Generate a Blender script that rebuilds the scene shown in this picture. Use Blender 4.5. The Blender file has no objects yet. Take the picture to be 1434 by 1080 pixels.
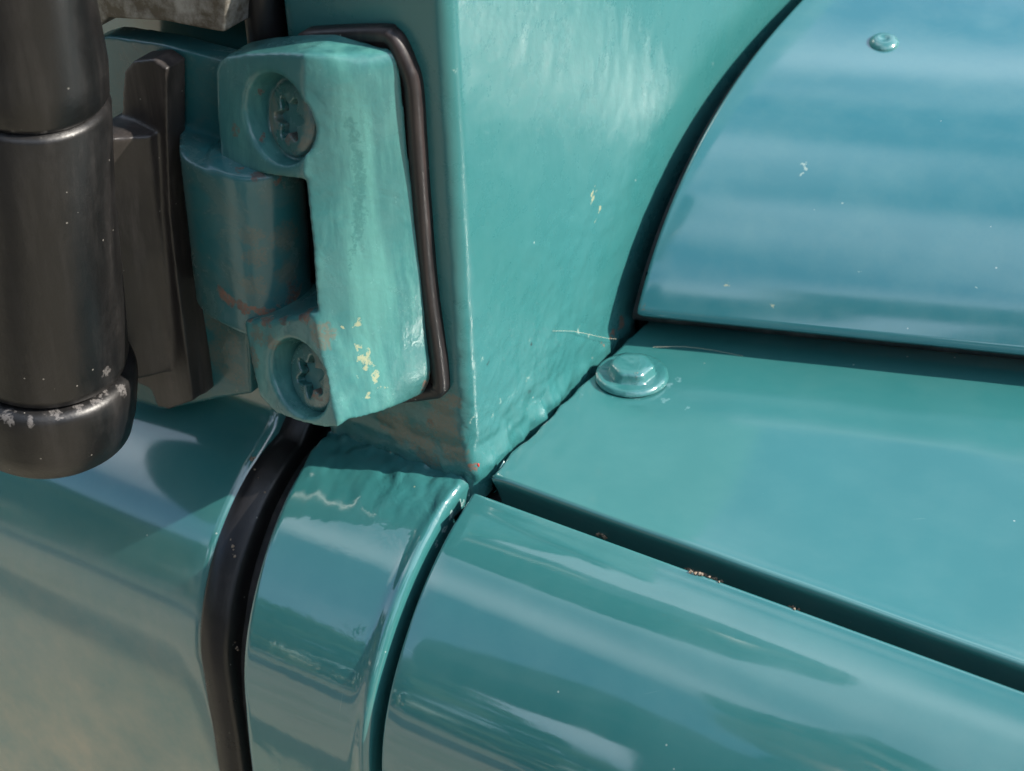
import bpy, bmesh, math, random
import numpy as np
from mathutils import Vector, Matrix, noise
random.seed(7)
S = bpy.context.scene
COL = S.collection
MM = 0.001

# ------------------------------------------------------------------ camera
CAM_POS = np.array([0.22646230995465105, -0.3253833020106034, 0.30469743835923546])
CR = np.array([0.8480426890612169, 0.5289591518967696, -0.032028318008760874])
CU = np.array([-0.27839057046887533, 0.49612070813230735, 0.8224128727326148])
CF = np.array([-0.45091272748042294, 0.6885248423891095, -0.5679887794747513])
FOC = 2600.0
cd = bpy.data.cameras.new('camera'); cam = bpy.data.objects.new('camera', cd); COL.objects.link(cam)
cam.matrix_world = Matrix(((CR[0], CU[0], -CF[0], CAM_POS[0]), (CR[1], CU[1], -CF[1], CAM_POS[1]),
                           (CR[2], CU[2], -CF[2], CAM_POS[2]), (0, 0, 0, 1)))
cd.sensor_fit = 'HORIZONTAL'; cd.sensor_width = 36; cd.lens = 36 * FOC / 1434
cd.clip_start = 0.02; cd.clip_end = 3000
cd.dof.use_dof = True; cd.dof.focus_distance = 0.478; cd.dof.aperture_fstop = 20
S.camera = cam

# ------------------------------------------------------------------ light
SUN = Vector((0.78, 0.23, 0.60)).normalized()          # towards the sun
elev = math.asin(SUN.z)
w = bpy.data.worlds.new('World'); S.world = w; w.use_nodes = True
nt = w.node_tree; nt.nodes.clear(); SKYOFF = (1.9, 1.1, 0.9)
def N(t, k, **kw):
    n = t.nodes.new(k)
    for a, b in kw.items(): setattr(n, a, b)
    return n
wo = N(nt, 'ShaderNodeOutputWorld'); bg = N(nt, 'ShaderNodeBackground'); bg.inputs['Strength'].default_value = 0.15
sky = N(nt, 'ShaderNodeTexSky', sky_type='NISHITA', sun_disc=False)
sky.ozone_density = 2.5; sky.air_density = 1.3; sky.sun_elevation = elev; sky.sun_rotation = math.atan2(SUN.x, SUN.y)
tc = N(nt, 'ShaderNodeTexCoord'); mp = N(nt, 'ShaderNodeMapping'); mp.inputs['Scale'].default_value = (0.8, 1.3, 1.7); mp.inputs['Location'].default_value = SKYOFF
mp.inputs['Rotation'].default_value = (0, 0.15, 0.6)
nz = N(nt, 'ShaderNodeTexNoise'); nz.inputs['Scale'].default_value = 1.2; nz.inputs['Detail'].default_value = 2.0; nz.inputs['Distortion'].default_value = 0.3
rp = N(nt, 'ShaderNodeValToRGB'); rp.color_ramp.elements[0].position = 0.45; rp.color_ramp.elements[1].position = 0.74
mx = N(nt, 'ShaderNodeMix', data_type='RGBA'); mx.inputs['B'].default_value = (11.0, 12.0, 13.0, 1)
nt.links.new(tc.outputs['Generated'], mp.inputs[0]); nt.links.new(mp.outputs[0], nz.inputs['Vector'])
nt.links.new(nz.outputs['Fac'], rp.inputs[0]); nt.links.new(rp.outputs[0], mx.inputs['Factor'])
nt.links.new(sky.outputs[0], mx.inputs['A']); nt.links.new(mx.outputs['Result'], bg.inputs['Color']); nt.links.new(bg.outputs[0], wo.inputs[0])
sl = bpy.data.lights.new('sun', 'SUN'); sl.energy = 4.9; sl.angle = math.radians(0.53); sl.color = (1.0, 0.93, 0.83)
so = bpy.data.objects.new('sun', sl); COL.objects.link(so); so.rotation_euler = SUN.to_track_quat('Z', 'Y').to_euler(); so.location = SUN * 5
S.view_settings.view_transform = 'Standard'; S.view_settings.look = 'None'; S.view_settings.exposure = 0.70; S.view_settings.gamma = 1

# ------------------------------------------------------------------ measuring helpers (places on the real planes, millimetres)
def ray(p): return (p[0] - 717) / FOC * CR - (p[1] - 540) / FOC * CU + CF
def at(px, py, ax, val):
    """point on the plane axis=val (mm) seen at that spot; returns mm"""
    d = ray((px, py)); t = (val * MM - CAM_POS[ax]) / d[ax]
    return (CAM_POS + t * d) / MM
def atp(px, py, p0, n):
    d = ray((px, py)); n = np.array(n, float); p0 = np.array(p0, float) * MM
    t = ((p0 - CAM_POS) @ n) / (d @ n)
    return (CAM_POS + t * d) / MM
def catmull(pts, k=8, closed=False):
    P = [np.array(p, float) for p in pts]; n = len(P); out = []
    rng = range(n) if closed else range(n - 1)
    for i in rng:
        if closed: a, b, c, d = P[i - 1], P[i], P[(i + 1) % n], P[(i + 2) % n]
        else: a, b, c, d = P[max(i - 1, 0)], P[i], P[i + 1], P[min(i + 2, n - 1)]
        for j in range(k):
            t = j / k
            out.append(0.5 * ((2 * b) + (-a + c) * t + (2 * a - 5 * b + 4 * c - d) * t * t + (-a + 3 * b - 3 * c + d) * t ** 3))
    if not closed: out.append(P[-1])
    return out

# ------------------------------------------------------------------ materials
def mat(name):
    m = bpy.data.materials.new(name); m.use_nodes = True; t = m.node_tree; t.nodes.clear()
    o = N(t, 'ShaderNodeOutputMaterial'); b = N(t, 'ShaderNodeBsdfPrincipled'); t.links.new(b.outputs[0], o.inputs[0])
    return m, t, b
def noise_n(t, scale, detail=4, rough=0.5, vec=None, dist=0.0, mapscale=None):
    n = N(t, 'ShaderNodeTexNoise'); n.inputs['Scale'].default_value = scale; n.inputs['Detail'].default_value = detail
    n.inputs['Roughness'].default_value = rough; n.inputs['Distortion'].default_value = dist
    c = N(t, 'ShaderNodeTexCoord'); src = c.outputs['Object']
    if mapscale:
        mm = N(t, 'ShaderNodeMapping'); mm.inputs['Scale'].default_value = mapscale; t.links.new(src, mm.inputs[0]); src = mm.outputs[0]
    t.links.new(vec or src, n.inputs['Vector']); return n
def ramp(t, src, a, b, ca=(0, 0, 0, 1), cb=(1, 1, 1, 1)):
    r = N(t, 'ShaderNodeValToRGB'); e = r.color_ramp.elements; e[0].position = a; e[1].position = b; e[0].color = ca; e[1].color = cb
    t.links.new(src, r.inputs[0]); return r
def mixc(t, fac, A, B):
    m = N(t, 'ShaderNodeMix', data_type='RGBA')
    for s, v in (('Factor', fac), ('A', A), ('B', B)):
        if isinstance(v, (tuple, float, int)): m.inputs[s].default_value = v if not isinstance(v, tuple) else (v + (1,) if len(v) == 3 else v)
        else: t.links.new(v, m.inputs[s])
    return m.outputs['Result']
def mth(t, op, a, b=None, clamp=False):
    m = N(t, 'ShaderNodeMath', operation=op); m.use_clamp = clamp
    for i, v in enumerate((a, b)):
        if v is None: continue
        if isinstance(v, (float, int)): m.inputs[i].default_value = v
        else: t.links.new(v, m.inputs[i])
    return m.outputs[0]
def spot_mask(t, spots):
    """spots = [(point mm, radius mm, stretch)] -> ragged mask"""
    c = N(t, 'ShaderNodeTexCoord'); out = None
    nn = N(t, 'ShaderNodeTexNoise'); nn.inputs['Scale'].default_value = 1300; nn.inputs['Detail'].default_value = 5; nn.inputs['Roughness'].default_value = .65
    t.links.new(c.outputs['Object'], nn.inputs['Vector'])
    wn = N(t, 'ShaderNodeTexNoise'); wn.inputs['Scale'].default_value = 420; wn.inputs['Detail'].default_value = 4; t.links.new(c.outputs['Object'], wn.inputs['Vector'])
    w1 = N(t, 'ShaderNodeVectorMath', operation='SUBTRACT'); t.links.new(wn.outputs['Color'], w1.inputs[0]); w1.inputs[1].default_value = (.5, .5, .5)
    w2 = N(t, 'ShaderNodeVectorMath', operation='SCALE'); t.links.new(w1.outputs[0], w2.inputs[0]); w2.inputs['Scale'].default_value = .0065
    w3 = N(t, 'ShaderNodeVectorMath', operation='ADD'); t.links.new(w2.outputs[0], w3.inputs[0]); t.links.new(c.outputs['Object'], w3.inputs[1])
    for p, r in spots:
        d = N(t, 'ShaderNodeVectorMath', operation='DISTANCE'); t.links.new(w3.outputs[0], d.inputs[0]); d.inputs[1].default_value = tuple(np.array(p) * MM)
        v = mth(t, 'DIVIDE', d.outputs['Value'], r * MM); v = mth(t, 'SUBTRACT', 1.0, v)
        out = v if out is None else mth(t, 'MAXIMUM', out, v)
    v = mth(t, 'MINIMUM', mth(t, 'MULTIPLY', out, 2.2), mth(t, 'ADD', mth(t, 'MULTIPLY', mth(t, 'SUBTRACT', nn.outputs['Fac'], 0.42), 4.0), mth(t, 'MULTIPLY', out, .55)))
    return ramp(t, v, 0.05, 0.6).outputs[0], out

TEAL = (0.028, 0.146, 0.146)
def paint(name, base=TEAL, peel=0.10, wave=0.25, dirt=0.0, rust=(), chips=(), brush=0.0, rough=0.06, lumps=0.0, dust=0.12, lumpc=None, lumpr=20, film=None, cior=1.9, marks=()):
    m, t, b = mat(name)
    v1 = noise_n(t, 14, 5, 0.6); v2 = noise_n(t, 160, 4, 0.6)
    col = mixc(t, ramp(t, v1.outputs['Fac'], .3, .7).outputs[0], tuple(np.array(base) * .95), tuple(np.array(base) * 1.05))
    # faded film of fine dust that lies in cloudy patches
    dn = noise_n(t, 55, 6, .7); dm = mth(t, 'MULTIPLY', ramp(t, dn.outputs['Fac'], .42, .75).outputs[0], dust)
    col = mixc(t, dm, col, (0.16, 0.27, 0.25))
    rsrc = mth(t, 'ADD', rough, mth(t, 'MULTIPLY', dm, 0.5))
    if film:      # beige towards the sill: dust, with the ground's reflection painted in
        tc_ = N(t, 'ShaderNodeTexCoord'); sx = N(t, 'ShaderNodeSeparateXYZ'); t.links.new(tc_.outputs['Object'], sx.inputs[0])
        k = N(t, 'ShaderNodeMapRange'); k.inputs[1].default_value = film[0] * MM; k.inputs[2].default_value = film[1] * MM; t.links.new(sx.outputs['Z'], k.inputs[0])
        fm = mth(t, 'MULTIPLY', k.outputs[0], mth(t, 'MULTIPLY', ramp(t, noise_n(t, 45, 5, .65).outputs['Fac'], .2, .75).outputs[0], film[2] * 1.5), True)
        col = mixc(t, fm, col, (0.36, 0.31, 0.22))
    if brush:
        bn = noise_n(t, 90, 5, .65, mapscale=(1, 1, .12)); bm = ramp(t, bn.outputs['Fac'], .45, .62).outputs[0]
        col = mixc(t, mth(t, 'MULTIPLY', bm, brush), col, (0.11, 0.33, 0.29))
    # specks
    vo = N(t, 'ShaderNodeTexVoronoi'); vo.inputs['Scale'].default_value = 130; c = N(t, 'ShaderNodeTexCoord'); t.links.new(c.outputs['Object'], vo.inputs['Vector'])
    sp = mth(t, 'MULTIPLY', mth(t, 'LESS_THAN', vo.outputs['Distance'], 0.036), mth(t, 'GREATER_THAN', ramp(t, noise_n(t, 47, 2).outputs['Fac'], .5, .62).outputs[0], .5))
    col = mixc(t, mth(t, 'MULTIPLY', sp, .55), col, (0.5, 0.55, 0.5))
    sn = noise_n(t, 30, 0, .3, dist=.2); sl_ = mth(t, 'LESS_THAN', mth(t, 'ABSOLUTE', mth(t, 'SUBTRACT', sn.outputs['Fac'], .5)), .0016)
    sm = mth(t, 'MULTIPLY', sl_, ramp(t, noise_n(t, 60, 2, .5).outputs['Fac'], .64, .70).outputs[0])
    col = mixc(t, mth(t, 'MULTIPLY', sm, .10), col, (0.45, 0.55, 0.5))
    if dirt:
        d1 = noise_n(t, 70, 7, .72, dist=.6); dd = mth(t, 'MULTIPLY', ramp(t, d1.outputs['Fac'], .5, .6).outputs[0], dirt)
        col = mixc(t, dd, col, (0.16, 0.15, 0.105)); rsrc = mth(t, 'ADD', rsrc, mth(t, 'MULTIPLY', dd, .4))
    if rust:
        rm, near = spot_mask(t, rust)
        rc = mixc(t, ramp(t, v2.outputs['Fac'], .4, .6).outputs[0], (0.07, 0.022, 0.012), (0.26, 0.085, 0.035))
        col = mixc(t, mth(t, 'MULTIPLY', rm, .7), col, rc); rsrc = mth(t, 'ADD', rsrc, mth(t, 'MULTIPLY', rm, .5))
    for mc, ms, mk in marks:
        cm, near = spot_mask(t, mk); col = mixc(t, mth(t, 'MULTIPLY', cm, ms), col, mc)
    if chips:
        cm, near = spot_mask(t, chips)
        col = mixc(t, mth(t, 'MULTIPLY', cm, .6), col, (0.42, 0.38, 0.20)); rsrc = mth(t, 'ADD', rsrc, mth(t, 'MULTIPLY', cm, .3))
    t.links.new(col, b.inputs['Base Color']); t.links.new(rsrc, b.inputs['Coat Roughness'])
    b.inputs['Roughness'].default_value = 0.42; b.inputs['Coat Weight'].default_value = 1.0; b.inputs['Coat IOR'].default_value = cior
    b.inputs['IOR'].default_value = 1.45; b.inputs['Specular IOR Level'].default_value = 0.2
    # relief: slow waves + orange peel (+ brushed on lumps)
    h = mth(t, 'MULTIPLY', noise_n(t, 22, 2, .4).outputs['Fac'], wave)
    h = mth(t, 'ADD', h, mth(t, 'MULTIPLY', noise_n(t, 420, 2, .5).outputs['Fac'], peel * .06))
    if lumps: 
        l1 = mth(t, 'MULTIPLY', noise_n(t, 110, 3, .5, dist=.5).outputs['Fac'], lumps)
        if lumpc is not None:
            cc = N(t, 'ShaderNodeTexCoord'); d = N(t, 'ShaderNodeVectorMath', operation='DISTANCE'); t.links.new(cc.outputs['Object'], d.inputs[0]); d.inputs[1].default_value = tuple(np.array(lumpc) * MM)
            k = N(t, 'ShaderNodeMapRange'); k.interpolation_type = 'SMOOTHSTEP'; k.inputs[1].default_value = 0.0; k.inputs[2].default_value = lumpr * MM; k.inputs[3].default_value = 1; k.inputs[4].default_value = .04
            t.links.new(d.outputs['Value'], k.inputs[0]); l1 = mth(t, 'MULTIPLY', l1, k.outputs[0])
        h = mth(t, 'ADD', h, l1)
    if brush: h = mth(t, 'ADD', h, mth(t, 'MULTIPLY', noise_n(t, 260, 4, .6, mapscale=(.25, 1, 1)).outputs['Fac'], brush * .12))
    bp = N(t, 'ShaderNodeBump'); bp.inputs['Strength'].default_value = 1.0; bp.inputs['Distance'].default_value = 0.001
    t.links.new(h, bp.inputs['Height']); t.links.new(bp.outputs[0], b.inputs['Coat Normal']); t.links.new(bp.outputs[0], b.inputs['Normal'])
    return m
def plastic(name, base, r0, r1, scr=.4, wear=(0.12, 0.10, 0.095), bumpa=.15, weara=.5):
    m, t, b = mat(name)
    a = noise_n(t, 60, 6, .7); s = noise_n(t, 130, 5, .7, mapscale=(1, 1, .08)); s2 = noise_n(t, 500, 3, .6)
    f = mth(t, 'MULTIPLY', ramp(t, s.outputs['Fac'], .45, .7).outputs[0], weara)
    f = mth(t, 'MULTIPLY', f, ramp(t, a.outputs['Fac'], .3, .65).outputs[0])
    col = mixc(t, f, base, wear)
    vo = N(t, 'ShaderNodeTexVoronoi'); vo.inputs['Scale'].default_value = 200; c = N(t, 'ShaderNodeTexCoord'); t.links.new(c.outputs['Object'], vo.inputs['Vector'])
    sp = mth(t, 'LESS_THAN', vo.outputs['Distance'], 0.05)
    col = mixc(t, mth(t, 'MULTIPLY', sp, .4), col, (0.4, 0.38, 0.34))
    t.links.new(col, b.inputs['Base Color'])
    r = N(t, 'ShaderNodeMapRange'); r.inputs[1].default_value = .3; r.inputs[2].default_value = .7; r.inputs[3].default_value = r0; r.inputs[4].default_value = r1
    t.links.new(a.outputs['Fac'], r.inputs[0]); t.links.new(r.outputs[0], b.inputs['Roughness'])
    bp = N(t, 'ShaderNodeBump'); bp.inputs['Distance'].default_value = .001; bp.inputs['Strength'].default_value = 1
    h = mth(t, 'ADD', mth(t, 'MULTIPLY', a.outputs['Fac'], bumpa), mth(t, 'MULTIPLY', s2.outputs['Fac'], bumpa * .25)); t.links.new(h, bp.inputs['Height'])
    t.links.new(bp.outputs[0], b.inputs['Normal'])
    return m

# ------------------------------------------------------------------ mesh helpers
def link(name, me, m, parent=None, smooth=True):
    o = bpy.data.objects.new(name, me); COL.objects.link(o)
    if m is not None and not me.materials: me.materials.append(m)
    if parent: o.parent = parent
    if smooth:
        for p in me.polygons: p.use_smooth = True
    return o
def grid(name, rows, m, parent=None, closed=False, smooth=True, mod=None):
    R = len(rows); C = len(rows[0]); v = [tuple(np.array(p) * MM) for r in rows for p in r]; f = []
    for i in range(R - 1):
        for j in range(C if closed else C - 1):
            k = (j + 1) % C; f.append((i * C + j, i * C + k, (i + 1) * C + k, (i + 1) * C + j))
    me = bpy.data.meshes.new(name); me.from_pydata(v, [], f); me.update()
    return link(name, me, m, parent, smooth)
def edge_rows(n0, r, flange, k=6):
    """(along, inward) offsets from deep flange to flat, for a rolled panel edge"""
    out = [(0, -(r + flange)), (0, -(r + flange * .5))]
    for i in range(k + 1):
        a = math.pi / 2 * i / k
        out.append((r - r * math.cos(a), -(r - r * math.sin(a))))
    return out                                   # starts at along=0
def panel(name, prof, x0, x1, m, parent, r=1.5, flange=5, nx=24, dirx=(1, 0, 0), start=True, end=True, bump=None, xf0=None, xf1=None, disp=None):
    """prof: list of (y,z) mm, walked so that the outward normal is left of travel; swept along x"""
    P = [np.array(p, float) for p in prof]; n = []
    for i in range(len(P)):
        d = P[min(i + 1, len(P) - 1)] - P[max(i - 1, 0)]; d /= np.linalg.norm(d); n.append(np.array([d[1], -d[0]]))
    st = []
    if start: st += [(('a', a), o) for a, o in edge_rows(0, r, flange)]
    else: st.append((('a', 0), 0))
    for i in range(1, nx): st.append((('f', i / nx), 0))
    if end: st += [(('b', a), o) for a, o in reversed(edge_rows(0, r, flange))]
    else: st.append((('b', 0), 0))
    rows = []
    for (k, a), o in st:
        row = []
        for i, p in enumerate(P):
            s = i / (len(P) - 1)
            X0 = xf0(s, p) if xf0 else x0; X1 = xf1(s, p) if xf1 else x1
            x = X0 + a if k == 'a' else (X1 - a if k == 'b' else X0 + r + (X1 - X0 - 2 * r) * a)
            q = p + n[i] * o
            v = np.array([x * dirx[0], q[0] + (x - (xf0(s, p) if xf0 else x0)) * dirx[1] if dirx[1] else q[0], q[1] + (x - x0) * dirx[2]])
            if disp is not None: v = v + disp(v, np.array([0, n[i][0], n[i][1]]))
            row.append(v)
        rows.append(row)
    return grid(name, rows, m, parent)
def tube(name, pts, rad, m, parent=None, seg=10, cap=True, scale=None):
    P = [np.array(p, float) for p in pts]; rows = []; up = np.array([0.13, .31, .9])
    for i, p in enumerate(P):
        d = P[min(i + 1, len(P) - 1)] - P[max(i - 1, 0)]; d /= np.linalg.norm(d)
        a = np.cross(d, up); a /= np.linalg.norm(a); b = np.cross(d, a); rr = rad[i] if isinstance(rad, (list, tuple)) else rad
        rows.append([p + rr * (math.cos(2 * math.pi * j / seg) * a + math.sin(2 * math.pi * j / seg) * b) for j in range(seg)])
    o = grid(name, rows, m, parent, closed=True)
    if cap:
        bm = bmesh.new(); bm.from_mesh(o.data); bm.verts.ensure_lookup_table()
        bm.faces.new([bm.verts[j] for j in range(seg)]); bm.faces.new([bm.verts[(len(P) - 1) * seg + j] for j in reversed(range(seg))])
        bm.to_mesh(o.data); bm.free()
    return o
def lathe(name, prof, origin, axis, m, parent=None, seg=48, ref=(0.3, 0.2, 0.9), sq=None):
    """prof = [(radius, along axis)] mm"""
    ax = np.array(axis, float); ax /= np.linalg.norm(ax); a = np.cross(ax, ref); a /= np.linalg.norm(a); b = np.cross(ax, a)
    rows = [[np.array(origin) + ax * h + r * (math.cos(2 * math.pi * j / seg) * a + math.sin(2 * math.pi * j / seg) * b) for j in range(seg)] for r, h in prof]
    return grid(name, rows, m, parent, closed=True)
def hull_mesh(name, loops, m=None, parent=None):
    """loops: list of equal-length closed loops from back to front; caps both ends"""
    o = grid(name, loops, m, parent, closed=True, smooth=True)
    bm = bmesh.new(); bm.from_mesh(o.data); bm.verts.ensure_lookup_table(); C = len(loops[0]); R = len(loops)
    bm.faces.new([bm.verts[j] for j in reversed(range(C))]); bm.faces.new([bm.verts[(R - 1) * C + j] for j in range(C)])
    bmesh.ops.recalc_face_normals(bm, faces=bm.faces); bm.to_mesh(o.data); bm.free()
    return o
def modapply(o):
    dg = bpy.context.evaluated_depsgraph_get(); me = bpy.data.meshes.new_from_object(o.evaluated_get(dg)); o.modifiers.clear(); old = o.data; o.data = me
    for p in me.polygons: p.use_smooth = True
    return o
def cast(o, cutters=(), adders=(), voxel=.5, smooth=6):
    """soften a solid the way thick paint on a casting does"""
    for c, op in [(c, 'UNION') for c in adders] + [(c, 'DIFFERENCE') for c in cutters]:
        b = o.modifiers.new('b', 'BOOLEAN'); b.operation = op; b.object = c; b.solver = 'EXACT'
    r = o.modifiers.new('r', 'REMESH'); r.mode = 'VOXEL'; r.voxel_size = voxel * MM
    s = o.modifiers.new('s', 'SMOOTH'); s.iterations = smooth; s.factor = .5
    modapply(o)
    for c in list(cutters) + list(adders): bpy.data.objects.remove(c)
    return o
def tag(o, label, cat, group=None, kind=None):
    if label: o['label'] = label
    if cat: o['category'] = cat
    if group: o['group'] = group
    if kind: o['kind'] = kind
    return o
def lumps(v, amp, sc, off=0):
    return amp * noise.noise(Vector((v[0] / sc + off, v[1] / sc, v[2] / sc)))

# ================================================================== THE VEHICLE
car = bpy.data.objects.new('off_road_vehicle', None); COL.objects.link(car); car.location = (0, 0, 0)
tag(car, 'teal painted off-road vehicle with exposed door hinge and black mirror arm', 'vehicle')

M_side = paint('teal_side', chips=(), wave=.35, rough=.05, dust=.10)
M_top = paint('teal_wing_top', wave=.30, rough=.10, dust=.22)
M_bonnet = paint('teal_bonnet', wave=.12, rough=.09, dust=.15, chips=[(at(1017, 402, 1, 82), 2.2), (at(1083, 430, 1, 88), 1.6), (at(1128, 235, 0, 50), 1.4), (at(840, 285, 0, 0), 1)])
M_bulk = paint('teal_bulkhead', wave=.35, rough=.26, cior=1.42, peel=.8, lumps=.9, lumpc=(0, 14, 8), lumpr=62, dust=.25, chips=[(at(829, 278, 0, 0), 2.0), (at(838, 298, 0, 0), 1.7)],
               rust=[(at(870, 462, 0, 0), 4), (at(845, 480, 0, 0), 2)])
M_door = paint('teal_door', wave=.25, rough=.10, dust=.12, film=(-25, -130, .6))
M_black = plastic('black_rubber', (0.008, 0.0075, 0.008), .22, .45, wear=(0.04, 0.033, 0.03), weara=.2)

# -- shoulder profile shared by the body side panels (y, z), from the top edge down
SH = catmull([(0, 0), (-5, -.8), (-14, -4), (-24, -10), (-34, -19), (-43, -30.5), (-49, -41), (-52.5, -52), (-54, -62), (-55, -80), (-56, -120), (-57, -200)], 6)
for _ in range(25): SH = [SH[0]] + [(a + 2 * b + c) / 4 for a, b, c in zip(SH[:-2], SH[1:-1], SH[2:])] + [SH[-1]]

# -- bulkhead: side face + front face with a soft corner
def bulk_rows():
    prof = []
    for x in np.linspace(-47.5, -5, 22): prof.append((x, 0.0, (0, -1)))
    R = 4.5
    for i in range(1, 10):
        a = math.pi / 2 * i / 10; prof.append((-R + R * math.sin(a), R - R * math.cos(a), (math.sin(a), -math.cos(a))))
    for y in list(np.linspace(R, 110, 110)) + list(np.linspace(113, 300, 30)): prof.append((0.0, y, (1, 0)))
    rows = []
    zs = [-8] + list(np.arange(-1, 60, .9)) + list(np.linspace(61, 150, 30))
    for z0 in zs:
        row = []
        for i, (x, y, n) in enumerate(prof):
            z = z0 if z0 < 60 else 60 + (z0 - 60) * (90 - .2 * y) / 90
            v = np.array([x, y, z]); nn = np.array([n[0], n[1], 0.0])
            near = math.exp(-max(z, 0) / 14) * (1 if x < -1 else math.exp(-max(y - 45, 0) / 18))
            am = .12 + near * 1.0
            dsp = lumps(v, am, 6) + lumps(v, am * .5, 2.6, 9)
            if n[0] > .3: dsp += (1.2 + lumps((0, y, 3), 1.3, 5, 2) + lumps((0, y, 3), .7, 1.8, 5) + 1.5 * (math.exp(-((y - 33) / 2.5) ** 2) + .8 * math.exp(-((y - 38) / 1.5) ** 2) + .7 * math.exp(-((y - 12) / 2) ** 2))) * math.exp(-max(z - 3, 0) / 2.4) * n[0] * math.exp(-max(y - 55, 0) / 20)    # run of sealer along the foot
            dsp += lumps(v, .10, 1.2, 3) * (1 if 0.2 < n[0] < .98 else .15)
            row.append(v + nn * dsp * (1 if z > -2 else .2))
        rows.append(row)
    for dx, dz in ((-.8, 1.9), (-2.8, 2.8), (-60, 4)):       # top rolls back to the scuttle
        rows.append([q + np.array([dx * (1 if j > 22 else .02), 0 if j > 22 else -dx, dz]) for j, q in enumerate(rows[len(rows) - 1 if dx == -.8 else -1])])
    # rear roll into the door gap
    for r in rows:
        p = r[0]; r[:0] = [p + np.array([-1.8, 14, 0]), p + np.array([-1.6, 2.2, 0]), p + np.array([-.9, .6, 0])]
    return rows
grid('bulkhead', bulk_rows(), M_bulk, car)

# -- body panel under the pillar with its raised, rolled front lip
def lipdisp(v, n): 
    k = math.exp(-((v[0] + 4.0) / 2.4) ** 2); c = math.exp(-(v[1] ** 2 + v[2] ** 2) / 170)
    return n * (0.9 * k + c * (lumps(v, 1.3, 5) + lumps(v, .6, 2.2, 4)))
M_lip = paint('teal_body_panel', wave=.5, rough=.05, dust=.08, lumps=1.2, lumpc=(-14, -4, 0), lumpr=26)
bp = panel('body_panel', SH, -49, -2, M_lip, car, r=2.0, flange=9, nx=60, xf0=lambda s, p: -49.5 + 4.5 * min(1, abs(p[1]) / 60), disp=lipdisp)

# -- wing
wing = bpy.data.objects.new('wing', None); COL.objects.link(wing); wing.parent = car
topprof = [(230, 3.2), (180, 3.2), (130, 3.2)] + [(y, 3.2) for y in np.linspace(110, 6, 30)] + [(4.6, 3.2), (3.4, 3.15)] + \
          [(2.9 - 1.3 * math.sin(a), 1.9 + 1.3 * math.cos(a)) for a in np.linspace(.15, math.pi / 2, 7)] + [(2.0, .3), (3.4, -2.5), (5.6, -8), (6, -14)]
BOLT = at(885, 524, 2, 4)
RIV = None
def topdisp(v, n):
    d = math.hypot(v[0] - BOLT[0], v[1] - BOLT[1]); z = 0
    z += -0.8 * math.exp(-(d / 16) ** 2)
    z += lumps(v, .25, 30) 
    if v[0] < 24: z += (lumps(v, .5, 5) + lumps(v, .3, 2, 7)) * math.exp(-max(v[0] - 4, 0) / 4)
    ex = (lumps((0, v[1], 0), 1.5, 9, 5) + lumps((0, v[1], 0), .5, 2.4, 1)) * math.exp(-max(v[0] - 4.6, 0) / 2)
    return np.array([ex, 0, z]) if v[2] > 2 else np.zeros(3)
top = panel('top_panel', topprof, 4.0, 420, M_top, wing, r=1.4, flange=6, nx=150, disp=topdisp)
side = panel('side_panel', catmull([(-2.6, -10), (-2.5, -3), (-2.7, -1.3), (-3.3, -.55), (-4.3, -.6)], 4)[:-1] + [(p[0] - 0, p[1]) for p in SH if p[0] < -5.2], 1.6, 420, M_side, wing, r=1.2, flange=9, nx=90)

# hex bolt with washer on the wing top
M_bolt = paint('teal_bolt', wave=.2, rough=.12, lumps=.8, dust=.1, rust=[(BOLT + np.array([3, -4, 2]), 1.6)])
def hexbolt(pos):
    x, y, z = pos
    o = lathe('bolt', [(0.0, 1.0), (6, .9), (8.0, .75), (9.4, .95), (10.2, .7), (10.5, -.6)], (x, y, z - .2), (0, 0, 1), M_bolt, wing, 64, ref=(1, 0, 0))
    o.name = 'washer'
    bm = bmesh.new()
    prof = [(8.4, -.7, 0), (7.2, 0, 0), (6.8, 2.0, 0), (6.5, 2.7, 0), (5.6, 3.0, 1), (4.2, 3.1, 1), (0.01, 2.9, 1)]
    rows = []
    for r, h, rnd in prof:
        row = []
        for j in range(48):
            a = 2 * math.pi * j / 48; k = (a % (math.pi / 3)) - math.pi / 6; hexr = r * math.cos(math.pi / 6) / math.cos(k)
            # soften the corners as several coats of paint do
            rr = min(hexr, r * .94) if not rnd else r * .91
            row.append((x + rr * math.cos(a + .42), y + rr * math.sin(a + .42), z + .8 + h))
        rows.append(row)
    h = grid('bolt', rows, M_bolt, wing, closed=True); h['label'] = 'painted over hexagonal bolt head on the wing top'
    return h
hexbolt(BOLT)

# -- bonnet: domed sheet whose rear edge stands off the bulkhead
XR = 8.0
bpix = [(890, 437), (893, 415), (903, 380), (919, 325), (940, 270), (968, 208), (1000, 150), (1030, 104), (1062, 60), (1112, 0)]
bpts = [at(px, py, 0, XR)[1:] for px, py in bpix]
b1 = at(1434, 497, 2, bpts[0][1] - 1.0)
slope = (b1[1] - bpts[0][0]) / (b1[0] - XR)
last = bpts[-1]
bprof = list(reversed(catmull([bpts[0] + np.array([9, -3.6]), bpts[0] + np.array([3.2, -3.0]), bpts[0] + np.array([.7, -1.5])] + list(bpts) + [last + np.array([26, 3]), last + np.array([120, 5]), last + np.array([240, 6])], 8)))
for _ in range(220): bprof = [bprof[0]] + [(a + 2 * b + c) / 4 for a, b, c in zip(bprof[:-28], bprof[1:-27], bprof[2:-26])] + bprof[-27:]
f0 = bprof[-1]
# lower edge rolls under
bprof += [f0 + np.array([8, 0])]
slope_c = min(max(slope, .2), .5)
bonnet = panel('bonnet', bprof, XR, 430, M_bonnet, car, r=1.6, flange=12, nx=80, dirx=(1, slope_c, 0))
print('bonnet slope', slope)
rp_ = None
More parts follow.
